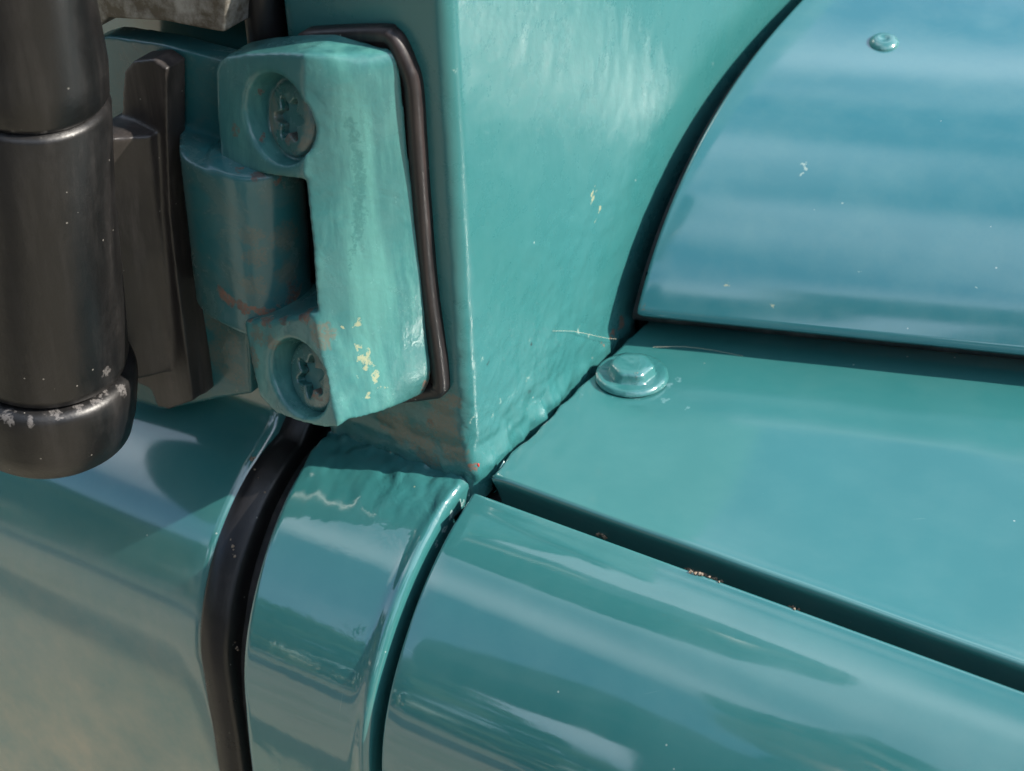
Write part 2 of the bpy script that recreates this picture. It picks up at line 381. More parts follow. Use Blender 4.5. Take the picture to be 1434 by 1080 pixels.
# rivet head on the bonnet
M_riv = paint('teal_rivet', wave=.1, rough=.1, dust=.1)
def on_bonnet(px, py):
    best = None
    me = bonnet.data; o = Vector(CAM_POS); d = Vector(ray((px, py))).normalized()
    ok, loc, nor, idx = bonnet.ray_cast(o, d)
    return (np.array(loc) / MM, np.array(nor)) if ok else None
hit = on_bonnet(1238, 60)
if hit:
    loc, nor = hit
    if nor[2] < 0: nor = -nor
    lathe('rivet', [(4.6, -1.0), (4.5, .1), (4.0, .9), (3.0, 1.5), (1.5, 1.8), (1.2, 1.5), (0.01, 1.45)], loc, nor, M_riv, bonnet, 40)

# -- dark blockers added behind the gaps to stop light leaking through
M_dark = plastic('dark_blocker', (0.006, 0.009, 0.010), .5, .7)
def box(name, lo, hi, m, parent, bev=0):
    bm = bmesh.new(); bmesh.ops.create_cube(bm, size=1)
    for v in bm.verts: v.co = Vector([(lo[i] + (v.co[i] + .5) * (hi[i] - lo[i])) * MM for i in range(3)])
    if bev: bmesh.ops.bevel(bm, geom=bm.edges, offset=bev * MM, segments=3, affect='EDGES', profile=.6)
    me = bpy.data.meshes.new(name); bm.to_mesh(me); bm.free(); return link(name, me, m, parent, smooth=False)
inner = grid('gap_blocker', [[(x, p[0] * .86 + 3, p[1] - 11) for p in [(230, 0), (100, 0)] + [tuple(q) for q in SH]] for x in np.linspace(-75, 420, 12)], M_dark, car)
box('bulkhead_blocker', (-30, 12, -60), (-6, 300, 84), M_dark, car)
bp2 = [p + np.array([9, -7]) for p in bprof[:-10]]
for k_, p_ in enumerate(bp2): p_[1] = min(p_[1], 64)
grid('bonnet_blocker', [[(x, p[0] + (x - XR) * slope_c, p[1]) for p in bp2] for x in (XR - 5, 100, 430)], M_dark, car)  # added sheet that closes the open bonnet shell against light
grid('bonnet_blocker_end', [[(XR - 5, p[0], p[1]) for p in bp2], [(XR - 5, p[0], -5) for p in bp2]], M_dark, car)

# -- door: skin with a rolled, bright front edge
DP = [(16, 260), (9, 130), (6, 80), (3.4, 40), (1.8, 16), (.8, 5), (-1.5, -2.4), (-15.5, -10.7), (-28.8, -22), (-36.1, -32.3), (-43.3, -48.2), (-46, -63.6), (-47.5, -88), (-48.5, -112), (-50, -160), (-52, -260), (-55, -420)]
DPc = catmull(DP, 7)
door = panel('door', DPc, -520, -63, M_door, car, r=3.4, flange=7, nx=70, xf1=lambda s, p: -65 - (1.2 if p[1] > -60 else 0) + 9 * min(1, max(0, (-p[1] - 62) / 60)), start=False)
# -- rubber seal between door and body
def seal_rows():
    rows = []
    pr = [(-2.5, 4, 0), (-2.2, 2, 0), (-1.2, .6, 0), (0, .0, 0), (3, .5, 0), (7, 1.0, 0), (8.4, 1.8, 0), (9.2, 4.0, 0), (9.8, 7.5, 0), (11.5, 9.0, 0), (13, 8.6, 0), (15, 8.0, 0), (17.5, 9.5, 0), (19, 14, 0)]
    P = [(0, 160), (0, 80), (0, 40), (0, 15)] + [tuple(q) for q in SH[2:]]
    n = []
    for i in range(len(P)):
        d = np.array(P[min(i + 1, len(P) - 1)]) - np.array(P[max(i - 1, 0)]); d = d / np.linalg.norm(d); n.append(np.array([d[1], -d[0]]))
    for i, p in enumerate(P):
        low = min(1, max(0, (-p[1] - 20) / 60)); sh = 3 * low
        q = np.array(p)
        rows.append([(-67.0 + u * (1 - .12 * low) + sh * 1.4 + lumps((u, p[1], 0), .3, 14), *(q - n[i] * (dd * 1.3 + 6.0 + (1.5 if p[1] > 3 else 0)))) for u, dd, _ in pr])
    return rows
grid('door_seal', seal_rows(), M_black, car)
# upright black seal above the hinge
tube('window_seal', [(-57, 3.5, z) for z in (90, 110, 130, 170, 240)], 5.6, M_black, car, 20)

# ================================================================== HINGE
hinge = bpy.data.objects.new('door_hinge', None); COL.objects.link(hinge); hinge.parent = car
# gasket
def gpts(px, y): return [at(a, b, 1, y) for a, b in px]
gout = [(412, 62), (420, 47), (440, 42), (530, 39), (548, 46), (560, 60), (574, 92), (584, 130), (592, 250), (604, 400), (621, 530), (618, 556), (602, 561), (560, 566), (480, 575), (400, 560), (370, 480), (380, 300), (400, 150)]
gl = catmull(gpts(gout, -3.0), 5, closed=True)
def inset(loop, d):
    n = len(loop); out = []; c = sum(loop) / n
    for i in range(n):
        t = loop[(i + 1) % n] - loop[i - 1]; t = t / (np.linalg.norm(t) + 1e-9); nn = np.array([-t[2], 0, t[0]])
        if nn @ (c - loop[i]) < 0: nn = -nn
        out.append(loop[i] + nn * d)
    return out
def sety(loop, y): return [np.array([p[0], y, p[2]]) for p in loop]
M_gask = plastic('gasket_rubber', (0.014, 0.012, 0.013), .28, .5, wear=(0.16, 0.11, 0.10), weara=.35)
hull_mesh('gasket', [sety(gl, .5), sety(gl, -2.2), sety(inset(gl, .35), -3.2), sety(inset(gl, 1.1), -3.7), sety(inset(gl, 3.2), -3.6), sety(inset(gl, 3.8), -2.6), sety(inset(gl, 6), -2.4)], M_gask, hinge)

# fixed leaf: a C shaped casting, its screw face turned a little rearward, the broad cheek turned forward
nS = np.array([-.15, -.97, .15]); nS /= np.linalg.norm(nS)
p0 = at(432, 262, 1, -21.5)
def Sf(px, py, d=0): return atp(px, py, p0 + nS * d, nS)
def Bk(px, py, y=-3.4): return at(px, py, 1, y)
front = [(306, 84), (330, 74), (380, 72), (430, 72), (446, 84), (440, 130), (433, 200), (431, 262), (438, 340), (446, 430), (454, 480), (467, 540), (480, 588), (470, 596),
         (430, 588), (385, 576), (362, 552), (350, 505), (338, 448), (380, 447), (424, 440), (440, 462), (437, 430), (430, 340), (422, 258), (400, 252), (345, 243), (307, 232), (301, 165)]
def block(name, fp, bp, m=None, k=3, dS=0):
    """front outline on the screw face, back outline on the pillar plane"""
    F = [Sf(*p, dS) for p in fp]; B = [Bk(*p) for p in bp]
    return hull_mesh(name, [B] + [[b * (1 - t) + f * t for b, f in zip(B, F)] for t in np.linspace(0, 1, k + 1)[1:]], m)
def shift(p, dy=18.0):
    """same spot moved straight back to the pillar plane"""
    q = Sf(*p); return np.array([q[0], -2.6, q[2]])
def prism(name, fp, extra=None, y_back=-2.6):
    F = [Sf(*p) for p in fp]; B = [np.array([q[0], y_back, q[2]]) for q in F]
    return hull_mesh(name, [B, F])
M_hinge = paint('teal_hinge', base=(0.026, 0.205, 0.19), cior=1.5, wave=.35, peel=.5, rough=.2, brush=.35, lumps=.35, dust=.2, dirt=0.0,
                rust=[(at(596, 535, 1, -5), 5), (at(560, 565, 1, -12), 3.2), (at(350, 240, 1, -22), 2.0), (at(390, 248, 1, -22), 2.5), (at(345, 447, 1, -20), 3.5), (at(372, 446, 1, -20), 3), (at(395, 443, 1, -20), 3), (at(420, 440, 1, -18), 3)],
                chips=[(at(502, 455, 1, -17), 2.4), (at(505, 490, 1, -17), 2.6), (at(512, 510, 1, -16), 2.6), (at(525, 530, 1, -15), 2.0), (at(516, 555, 1, -15), 1.8), (at(440, 465, 1, -20), 2)])
# bright cheek: wedge from ridge on the screw face to the pillar
ridge = [(425, 76), (424, 130), (424, 200), (424, 262), (432, 340), (438, 430), (447, 480), (460, 540), (474, 594)]
base = [(536, 66), (562, 104), (570, 200), (578, 262), (586, 340), (592, 400), (598, 470), (602, 525), (588, 556)]
ridge = catmull(ridge, 4); base = catmull([(530, 66), (556, 84), (569, 200), (577, 262), (585, 340), (592, 400), (598, 470), (603, 525), (592, 553)], 4)
rF = [Sf(*p) for p in ridge]; rB = [Bk(*p) for p in base]
ins = [np.array([f[0], -2.6, f[2]]) for f in rF]
def bulge(a, b, t, h):
    q = a * (1 - t) + b * t; return q + np.array([.6, -.75, .1]) * h * math.sin(math.pi * t)
loops = []
for i in range(len(rF)):
    loops.append([ins[i], rF[i] * .9 + ins[i] * .1] + [bulge(rF[i], rB[i], t, 2.2) for t in np.linspace(0.03, 1, 9)] + [np.array([rB[i][0], -2.6, rB[i][2]])])
cheek = hull_mesh('fixed_leaf', loops, M_hinge)
lob1 = [(300, 100), (304, 88), (314, 80), (345, 75), (390, 74), (425, 76), (425, 130), (427, 252), (418, 252), (400, 250), (345, 242), (309, 232), (303, 165)]
lob2 = [(340, 450), (380, 449), (415, 443), (432, 439), (439, 440), (448, 480), (460, 540), (474, 600), (450, 600), (420, 593), (385, 580), (362, 556), (350, 505)]
l1 = prism('lobe_a', lob1); l2 = prism('lobe_b', lob2)
sc1 = Sf(387, 168); sc2 = Sf(418, 531)
def cyl(name, c, ax, r0, r1, d0, d1): return hull_mesh(name, [[q for q in ring(c, ax, r, d)] for r, d in ((r0, d0), (r1, d1))])
def ring(c, ax, r, d, seg=40):
    ax = np.array(ax) / np.linalg.norm(ax); a = np.cross(ax, (0, 0, 1)); a /= np.linalg.norm(a); b = np.cross(ax, a)
    return [np.array(c) + ax * d + r * (math.cos(2 * math.pi * j / seg) * a + math.sin(2 * math.pi * j / seg) * b) for j in range(seg)]
SA = np.array([-.26, -.93, .26]); SA /= np.linalg.norm(SA)
cuts = [cyl('c', c, SA, 10.6 - q, 11.8 - q, -6.0, 6) for c, q in ((sc1, 0), (sc2, .7))]
cheek = cast(cheek, cutters=cuts, adders=[l1, l2], voxel=.45, smooth=34)
cheek.parent = hinge

# screws with a star socket
M_screw = paint('teal_screw', marks=[((.012, .013, .012), .95, [(sc1 + SA * -8.6, 5.6), (sc2 + SA * -8.6, 5.6)])], base=(.02, .11, .105), wave=.3, rough=.25, dust=.1, dirt=.9, lumps=.7, rust=[(sc1 + SA * -3 + np.array([1, 0, -3]), 3.2), (sc1 + SA * -3 + np.array([-1, 0, 7]), 2.5), (sc2 + SA * -3 + np.array([3, 0, -4]), 2.5)])
def screw(c, rot):
    body = lathe('screw', [(0.02, -13), (9.3, -13), (9.3, -5.2), (8.9, -4.4), (8.0, -3.9), (6.0, -3.7), (0.02, -3.6)], c, SA, M_screw, None, 56)
    bmx = bmesh.new(); bmx.from_mesh(body.data); bmesh.ops.remove_doubles(bmx, verts=bmx.verts, dist=.00005); bmesh.ops.recalc_face_normals(bmx, faces=bmx.faces); bmx.to_mesh(body.data); bmx.free()
    a = np.cross(SA, (0, 0, 1)); a /= np.linalg.norm(a); b = np.cross(SA, a); seg = 72
    def star(d, k):
        return [c + SA * d + k * (4.7 + 1.25 * math.cos(6 * t)) * (math.cos(t + rot) * a + math.sin(t + rot) * b) for t in [2 * math.pi * j / seg for j in range(seg)]]
    st = hull_mesh('star', [star(-9.5, .8), star(-5.4, .95), star(1, 1.15)])
    cast(body, cutters=[st], voxel=.28, smooth=3); body.parent = hinge
    return body
screw(sc1, .2); screw(sc2, .6)

# moving leaf: barrel + plate on the door
zt = at(300, 232, 1, -14)[2]
bt = at(340, 243, 1, -16); bb = at(358, 438, 1, -16)
axis = (bt - bb); L = np.linalg.norm(axis); axis /= L
M_leaf = paint('teal_moving_leaf', base=(0.024, 0.17, 0.165), cior=1.5, wave=.15, peel=.6, rough=.18, lumps=.4, dust=.2, dirt=.25,
               rust=[(at(322, 420, 1, -27), 2.8), (at(335, 425, 1, -27), 2.0), (at(410, 418, 1, -22), 3), (at(414, 405, 1, -22), 2), (at(345, 243, 1, -26), 3), (at(400, 250, 1, -26), 3)])
RB = 12.0
cb = (bt + bb) / 2 + np.array([1.0, 4.0, 0])
barrel = hull_mesh('moving_leaf', [ring(cb, axis, r, d, 64) for r, d in ((RB - .8, -L / 2 - 2.2), (RB, -L / 2 - 1.2), (RB, L / 2 + 3), (RB - .5, L / 2 + 4))], M_leaf)
plate_px = [(128, 56), (150, 50), (230, 62), (300, 82), (330, 90), (330, 300), (345, 420), (352, 552), (300, 560), (230, 575), (170, 560), (150, 300)]
PF = [at(a, b, 1, -9.0) for a, b in plate_px]
plate = hull_mesh('p', [[np.array([q[0], -1.5, q[2]]) for q in PF], PF])
neck_px = [(262, 190), (330, 225), (400, 236), (420, 430), (345, 440), (290, 430), (270, 300)]
NFp = [at(a, b, 1, -19.0) for a, b in [(283, 226), (330, 232), (350, 436), (300, 420)]]
e1_ = np.array([1.0, 0, 0]) - axis * axis[0]; e1_ /= np.linalg.norm(e1_); e2_ = np.cross(axis, e1_); e2_ *= np.sign(e2_[1])
sec = catmull([(-30, 3.5), (-26, 1.5), (-22, -3), (-18, -7.6), (-13, -10.4), (-7, -11.7), (-2, -12.0), (.3, -12.0)], 4) + [(.3, 3.5)]
neck = hull_mesh('n', [[cb + axis * d + e1_ * u + e2_ * v2 for u, v2 in sec] for d in (-L / 2 - 1.2, 0, L / 2 + 3)])
barrel = cast(barrel, adders=[plate, neck], voxel=.55, smooth=14); barrel.parent = hinge

# ================================================================== MIRROR ARM
M_arm = plastic('mirror_arm_plastic', (0.018, 0.015, 0.014), .25, .45, wear=(0.13, 0.105, 0.095), weara=.5, bumpa=.2)
M_brk = plastic('mirror_bracket_plastic', (0.022, 0.019, 0.018), .34, .55, wear=(0.13, 0.11, 0.10), weara=.6, bumpa=.1)
mirror = bpy.data.objects.new('mirror_arm', None); COL.objects.link(mirror); mirror.parent = car
YA = -48.0
ca = at(42, 133, 1, YA); cbm = at(64, 535, 1, YA); aax = ca - cbm; La = np.linalg.norm(aax); aax /= La
def R_at(px_edge, py, c): 
    q = at(px_edge, py, 1, YA); return abs((q - c)[0]) * .93
k = 1.0
mmpp = 1 / 5.0
def arm(name, prof, m): return lathe(name, prof, cbm, aax, m, mirror, 72)
print('arm', ca, cbm, La)
arm('arm_sleeve', [(20, 8), (21.6, 9.5), (22.0, 12), (20.6, 40), (19.3, La * .7), (19.0, La - 2), (18.3, La - .6), (16, La)], M_arm)
arm('end_cap', [(0.05, -19), (14, -18.4), (20.5, -16.5), (22.8, -14), (23.8, -8), (24.4, 2), (24.2, 5), (23.4, 7.2), (21.5, 7.8), (20, 8.2)], M_arm)
arm('arm_cone', [(16, La - 1), (17.6, La + .4), (18.6, La + 2.0), (18.4, La + 10), (16.2, La + 25), (12.5, La + 50), (10, La + 120)], M_arm)
hc_ = ca + aax * 190 + np.array([-20, -30, 0])
def slabring(y, k): return [hc_ + np.array([(95 * k) * np.sign(math.cos(a)) * abs(math.cos(a)) ** .5, y, (125 * k) * np.sign(math.sin(a)) * abs(math.sin(a)) ** .5]) for a in np.linspace(0, 2 * math.pi, 48, endpoint=False)]
hull_mesh('mirror_housing', [slabring(-30, .8), slabring(-24, .93), slabring(0, 1), slabring(22, 1), slabring(28, .97)], M_arm, mirror)
# bracket clamped on the moving leaf
def brk(px, y0, y1):
    F = [at(a, b, 1, y1) for a, b in px]; return hull_mesh('b', [[np.array([q[0], y0, q[2]]) for q in F], F])
FY = -17.5
bpl = [(110, 198), (170, 194), (171, 130), (174, 100), (186, 86), (215, 83), (233, 97), (234, 190), (238, 300), (249, 400), (262, 500), (270, 562), (236, 574), (220, 570), (210, 545), (190, 536), (120, 545)]
bk = brk(bpl, -10.0, FY); bk.name = 'bracket'; bk.data.materials.append(M_brk)
fl = brk([(200, 110), (232, 110), (240, 190), (250, 300), (264, 400), (280, 500), (287, 552), (240, 562), (222, 300)], -8.0, -13.0)
WB = [at(a, b, 1, y) for a, b, y in [(100, 198, -34), (150, 195, -29), (211, 191, -20.5), (222, 300, -19), (240, 470, -18.2), (238, 520, -18.4), (205, 528, -22), (175, 534, -28), (120, 540, -34)]]
web = hull_mesh('w', [[np.array([q[0], -12, q[2]]) for q in WB], WB])
bk = cast(bk, adders=[fl, web], voxel=.6, smooth=6); bk.parent = mirror
bk.data.materials.clear(); bk.data.materials.append(M_brk)

# ================================================================== window frame piece top left
M_metal, t, b = mat('weathered_aluminium')
n1 = noise_n(t, 120, 6, .7); c1 = mixc(t, ramp(t, n1.outputs['Fac'], .4, .65).outputs[0], (0.14, 0.12, 0.09), (0.46, 0.45, 0.42)); t.links.new(c1, b.inputs['Base Color'])
b.inputs['Metallic'].default_value = .5; b.inputs['Roughness'].default_value = .6
bpn = N(t, 'ShaderNodeBump'); bpn.inputs['Distance'].default_value = .0006; t.links.new(n1.outputs['Fac'], bpn.inputs['Height']); t.links.new(bpn.outputs[0], b.inputs['Normal'])
wf = [(100, -40), (318, -8), (314, 46), (290, 42), (230, 30), (152, 26), (138, 38), (118, 44), (95, 40)]
WF = [at(a, b2, 1, -11.0) for a, b2 in wf]
o = hull_mesh('window_frame', [[np.array([q[0], 8, q[2]]) for q in WF], WF], M_metal, car); 
bv = o.modifiers.new('b', 'BEVEL'); bv.width = .0008; bv.segments = 3

# ================================================================== SURROUNDINGS (seen in the paint)
M_g, t, b = mat('gravel_and_dry_grass')
g1 = noise_n(t, 1.2, 6, .65); g2 = noise_n(t, 30, 5, .7)
c1 = mixc(t, ramp(t, g1.outputs['Fac'], .42, .6).outputs[0], (0.34, 0.29, 0.21), (0.20, 0.20, 0.11)); c2 = mixc(t, ramp(t, g2.outputs['Fac'], .3, .7).outputs[0], (0.15, 0.13, 0.10), (0.44, 0.38, 0.29))
t.links.new(mixc(t, .5, c1, c2), b.inputs['Base Color']); b.inputs['Roughness'].default_value = .95
me = bpy.data.meshes.new('ground'); me.from_pydata([(-900, -900, -1.02), (900, -900, -1.02), (900, 900, -1.02), (-900, 900, -1.02)], [], [(0, 1, 2, 3)])
tag(link('ground', me, M_g, None, False), None, None, kind='structure')
M_tree, t, b = mat('hedge_leaves'); h1 = noise_n(t, .8, 5); t.links.new(mixc(t, h1.outputs['Fac'], (0.03, 0.05, 0.015), (0.08, 0.11, 0.035)), b.inputs['Base Color']); b.inputs['Roughness'].default_value = .8
def treeline():
    v = []; f = []
    rnd = random.Random(3)
    for i in range(14000):
        a = rnd.uniform(0, 2 * math.pi); R = 19 + 4 * noise.noise(Vector((math.cos(a) * 2, math.sin(a) * 2, 0))) + rnd.uniform(-2, 2)
        H = 4.6 + 4.5 * max(0, noise.noise(Vector((math.cos(a) * 5, math.sin(a) * 5, 4))) + .35)
        z = -1 + H * rnd.random() ** .7; c = Vector((R * math.cos(a), R * math.sin(a), z)); s = rnd.uniform(.25, .55)
        u = Vector((rnd.gauss(0, 1), rnd.gauss(0, 1), rnd.gauss(0, 1))).normalized(); w2 = u.orthogonal().normalized() * s; x = u.cross(w2).normalized() * s
        k = len(v); v += [c + w2, c + x, c - w2, c - x]; f.append((k, k + 1, k + 2, k + 3))
    me = bpy.data.meshes.new('treeline'); me.from_pydata(v, [], f); o = link('treeline', me, M_tree, None, False); tag(o, 'hedge and trees around the field mirrored as a dark band in the paint', 'trees', kind='stuff')
treeline()
# a strip of grey tarmac along the vehicle, and the person taking the picture, both mirrored in the paint
M_road = plastic('tarmac', (0.07, 0.07, 0.072), .8, .95)
me = bpy.data.meshes.new('road'); me.from_pydata([(-60, -9, -1.016), (60, -9, -1.016), (60, -5.2, -1.016), (-60, -5.2, -1.016)], [], [(0, 1, 2, 3)])
tag(link('road', me, M_road, None, False), None, None, kind='structure')

def skin_body(name, joints, edges, m, parent, root=0, sub=2):
    me = bpy.data.meshes.new(name); me.from_pydata([j[0] for j in joints], edges, []); o = link(name, me, m, parent, False)
    sk = o.modifiers.new('s', 'SKIN'); 
    for i, j in enumerate(joints):
        sv = me.skin_vertices[0].data[i] if me.skin_vertices else None
        if sv is None: break
        sv.radius = (j[1], j[2] if len(j) > 2 else j[1]); sv.use_root = i == root
    return o, me
def person():
    p = bpy.data.objects.new('person', None); COL.objects.link(p); p.location = (0, 0, 0)
    tag(p, 'person in a dark jacket holding up a phone beside the vehicle', 'person')
    def simple(n, c, rgh=.8):
        m, t, b = mat(n); k = noise_n(t, 25, 4); t.links.new(mixc(t, k.outputs['Fac'], tuple(np.array(c) * .8), tuple(np.array(c) * 1.2)), b.inputs['Base Color']); b.inputs['Roughness'].default_value = rgh; return m
    skin = simple('skin', (0.42, 0.24, 0.17), .5); cloth = simple('jacket_cloth', (0.02, 0.025, 0.035)); jean = simple('trouser_cloth', (0.03, 0.04, 0.07)); hair = simple('hair', (0.03, 0.02, 0.015), .6)
    cx, cy = -0.06, -0.80; G = -1.02
    cp = Vector(CAM_POS); back = Vector(-CF); R = Vector(CR); U = Vector(CU)
    ph = cp + back * .012
    def body(name, joints, edges, m, sub=2):
        bm = bmesh.new(); lay = bm.verts.layers.skin.verify(); vs = [bm.verts.new(j[0]) for j in joints]
        for a, b2 in edges: bm.edges.new((vs[a], vs[b2]))
        for v, j in zip(vs, joints): v[lay].radius = (j[1], j[2] if len(j) > 2 else j[1])
        vs[0][lay].use_root = True
        me = bpy.data.meshes.new(name); bm.to_mesh(me); bm.free(); o = link(name, me, m, p, False)
        o.modifiers.new('s', 'SKIN').use_smooth_shade = True; sb = o.modifiers.new('d', 'SUBSURF'); sb.levels = sb.render_levels = sub
        return modapply(o)
    V = Vector
    hl, hr = ph - R * .062 - U * .02, ph + R * .062 - U * .03      # hands at either end of the phone
    sh = G + 1.45
    J = [(V((cx, cy, G + .98)), .15, .11), (V((cx, cy + .01, G + 1.16)), .135, .10), (V((cx - .01, cy + .04, G + 1.34)), .165, .11), (V((cx - .02, cy + .07, sh + .03)), .09, .07), (V((cx - .03, cy + .10, sh + .11)), .05, .055),
         (V((cx - .19, cy + .09, sh)), .065), (V((cx - .27, cy + .18, sh - .22)), .048), (hl + back * .08 - U * .05, .032),
         (V((cx + .17, cy + .04, sh)), .065), (V((cx + .33, cy + .06, sh - .22)), .048), (hr + back * .09 - U * .05, .032)]
    E = [(0, 1), (1, 2), (2, 3), (3, 4), (2, 5), (5, 6), (6, 7), (2, 8), (8, 9), (9, 10)]
    body('jacket', J, E, cloth)
    L = [(V((cx, cy, G + .96)), .14, .11)]
    EL = []
    for s in (-1, 1):
        k = len(L); L += [(V((cx + s * .09, cy, G + .86)), .088), (V((cx + s * .10, cy + .02, G + .50)), .062), (V((cx + s * .11, cy - .02, G + .10)), .045)]
        EL += [(0, k), (k, k + 1), (k + 1, k + 2)]
    body('trousers', L, EL, jean)
    for s in (-1, 1):
        body('shoe', [(V((cx + s * .11, cy - .04, G + .05)), .045, .05), (V((cx + s * .115, cy + .06, G + .042)), .045, .04), (V((cx + s * .12, cy + .16, G + .034)), .04, .03)], [(0, 1), (1, 2)], hair, 1)
    # head looking down at the phone
    hc = V((cx - .05, cy + .16, sh + .24)); f = (ph - hc).normalized(); sd = f.cross(V((0, 0, 1))).normalized(); u = sd.cross(f)
    H = [(hc, .078, .088), (hc + u * .05, .07, .082), (hc - u * .05 + f * .02, .062, .066), (hc - u * .09 + f * .05, .035, .035), (hc - u * .10 - f * .03, .05, .05), (V((cx - .03, cy + .11, sh + .10)), .052, .052),
         (hc + f * .088, .012), (hc + f * .108 - u * .022, .014), (hc + sd * .078, .012, .02), (hc - sd * .078, .012, .02), (hc + f * .082 - u * .055, .02, .01)]
    body('head', H, [(0, 1), (0, 2), (2, 3), (2, 4), (4, 5), (0, 6), (6, 7), (0, 8), (0, 9), (2, 10)], skin)
    for s in (-1, 1): lathe('eye', [(.1, -11), (9, -5), (11.5, 0), (9, 7), (.1, 11)], (hc + f * .074 + sd * .031 * s + u * .006) / MM, f, hair, p, 16)
    body('hair', [(hc + u * .045 - f * .02, .085, .09), (hc + u * .075 + f * .01, .07, .075), (hc - u * .02 - f * .05, .07, .07)], [(0, 1), (0, 2)], hair)
    # hands: palm, four fingers wrapped on the phone back and a thumb on the screen side
    for s, h in ((-1, hl), (1, hr)):
        wr = h + back * .075 - U * .045
        body('hand', [(wr, .026, .02), (h + R * s * .016 + back * .04 - U * .02, .036, .016), (h + R * s * .022 + back * .018, .036, .014)], [(0, 1), (1, 2)], skin)
        for q in range(4):
            b0 = h + R * s * .024 + back * .02 + U * (.032 - q * .019); l = (.9, 1.0, .93, .75)[q]
            body('finger', [(b0, .0085), (b0 + R * s * .006 - back * .022 * l, .008), (b0 - R * s * .012 * l - back * .032 * l, .0075), (b0 - R * s * .030 * l - back * .030 * l, .0062)] if False else
                 [(b0, .0088), (b0 + R * s * .008 - back * .006, .0085), (b0 + R * s * .001 - back * .016 + U * .004, .0078), (b0 - R * s * .016 * l - back * .017 + U * .008, .0065)], [(0, 1), (1, 2), (2, 3)], skin, 1)
        body('thumb', [(h + R * s * .02 + back * .035 - U * .03, .012), (h + R * s * .006 + back * .032 - U * .012, .0105), (h - R * s * .012 + back * .024 + U * .002, .009)], [(0, 1), (1, 2)], skin, 1)
    return p, ph, R, U, back
P_ = person()
# phone: slab behind the lens with a lens ring
_, ph, R_, U_, bk_ = P_
M_ph, t, b = mat('phone_case'); b.inputs['Base Color'].default_value = (.02, .02, .022, 1); b.inputs['Roughness'].default_value = .4
bm = bmesh.new(); bmesh.ops.create_cube(bm, size=1)
for v in bm.verts:
    v.co = ph + bk_ * (v.co.z * .008) + R_ * (v.co.x * .156 - .0) + U_ * (v.co.y * .074 - .018)
bmesh.ops.bevel(bm, geom=bm.edges, offset=.0025, segments=3, affect='EDGES')
me = bpy.data.meshes.new('phone'); bm.to_mesh(me); bm.free()
tag(link('phone', me, M_ph, None, False), 'black phone held sideways in two hands above the wing', 'phone')

# ================================================================== SMALL THINGS
M_thr, t, b = mat('pale_fibre'); b.inputs['Base Color'].default_value = (.6, .55, .42, 1); b.inputs['Roughness'].default_value = .5
def on_mesh(px, py, lift=.3):
    dg = bpy.context.evaluated_depsgraph_get(); dg.update()
    ok, loc, nor, idx, ob, mt = S.ray_cast(dg, Vector(CAM_POS), Vector(ray((px, py))).normalized())
    return np.array(loc) / MM + np.array(nor) * lift
bpy.context.view_layer.update()
th = [on_mesh(x, y, l) for x, y, l in [(772, 463, .4), (800, 463, 1), (838, 471, 2), (870, 487, 3)]]
tag(tube('cobweb_thread', catmull(th, 8), .035, M_thr, None, 6), 'pale thread across the seam left of the hexagonal bolt', 'thread')
th = [on_mesh(x, y, l) for x, y, l in [(915, 490, 1), (960, 489, .8), (1000, 493, .5), (1040, 500, .3)]]
tag(tube('cobweb_thread', catmull(th, 8), .035, M_thr, None, 6), 'pale thread running from the hexagonal bolt below the bonnet edge', 'thread')
# grit caught on the lip of the wing seam
M_grit, t, b = mat('dried_mud'); gn = noise_n(t, 900, 3); t.links.new(mixc(t, gn.outputs['Fac'], (0.10, 0.07, 0.05), (0.34, 0.27, 0.2)), b.inputs['Base Color']); b.inputs['Roughness'].default_value = .9
bm = bmesh.new(); rnd = random.Random(5)
def grain(c, r):
    g = bmesh.ops.create_icosphere(bm, subdivisions=1, radius=r * MM)
    for v in g['verts']: v.co = v.co * rnd.uniform(.7, 1.25) + Vector(c) * MM
for (x0, y0, x1, y1, n) in ((962, 797, 1012, 815, 70), (838, 746, 850, 753, 14), (1105, 848, 1120, 856, 8), (329, 900, 334, 910, 10), (352, 640, 372, 700, 9), (318, 740, 335, 800, 7)):
    for i in range(n):
        tt = rnd.random(); px, py = x0 + (x1 - x0) * tt + rnd.gauss(0, 1.5), y0 + (y1 - y0) * tt + rnd.gauss(0, 1.5)
        grain(on_mesh(px, py, rnd.uniform(0, .5)), rnd.uniform(.25, .6))
me = bpy.data.meshes.new('dried_mud'); bm.to_mesh(me); bm.free(); o = link('dried_mud', me, M_grit, None, False); tag(o, 'crumbs of dried mud on the wing seam lip and the black door seal', 'mud', kind='stuff')

# ================================================================== WEAR, MARKS AND PAINTED REFLECTIONS, placed on the finished surfaces
def H(px, py, r): return (on_mesh(px, py, 0), r * .95)
def remat(o, m): o.data.materials.clear(); o.data.materials.append(m)
RUST_C = (0.11, 0.035, 0.018); PALE = (0.42, 0.50, 0.42); YEL = (0.62, 0.52, 0.26); DK = (0.012, 0.10, 0.098); BR = (0.13, 0.12, 0.085)
drip = [H(x, y, r * 1.15) for x, y, r in catmull([(487, 165, 1.2), (494, 185, 1.3), (500, 210, 1.6), (503, 240, 1.8), (503, 270, 1.9), (504, 300, 1.8), (500, 330, 1.4), (495, 355, 1.1), (488, 380, .8)], 3)]
gold = [H(x, y, r) for x, y, r in [(502, 452, 1.3), (503, 488, 1.2), (510, 502, 1.6), (516, 510, 1.4), (526, 528, 1.3), (534, 545, .9), (504, 530, .8), (514, 555, 1.1), (478, 458, .7)]]
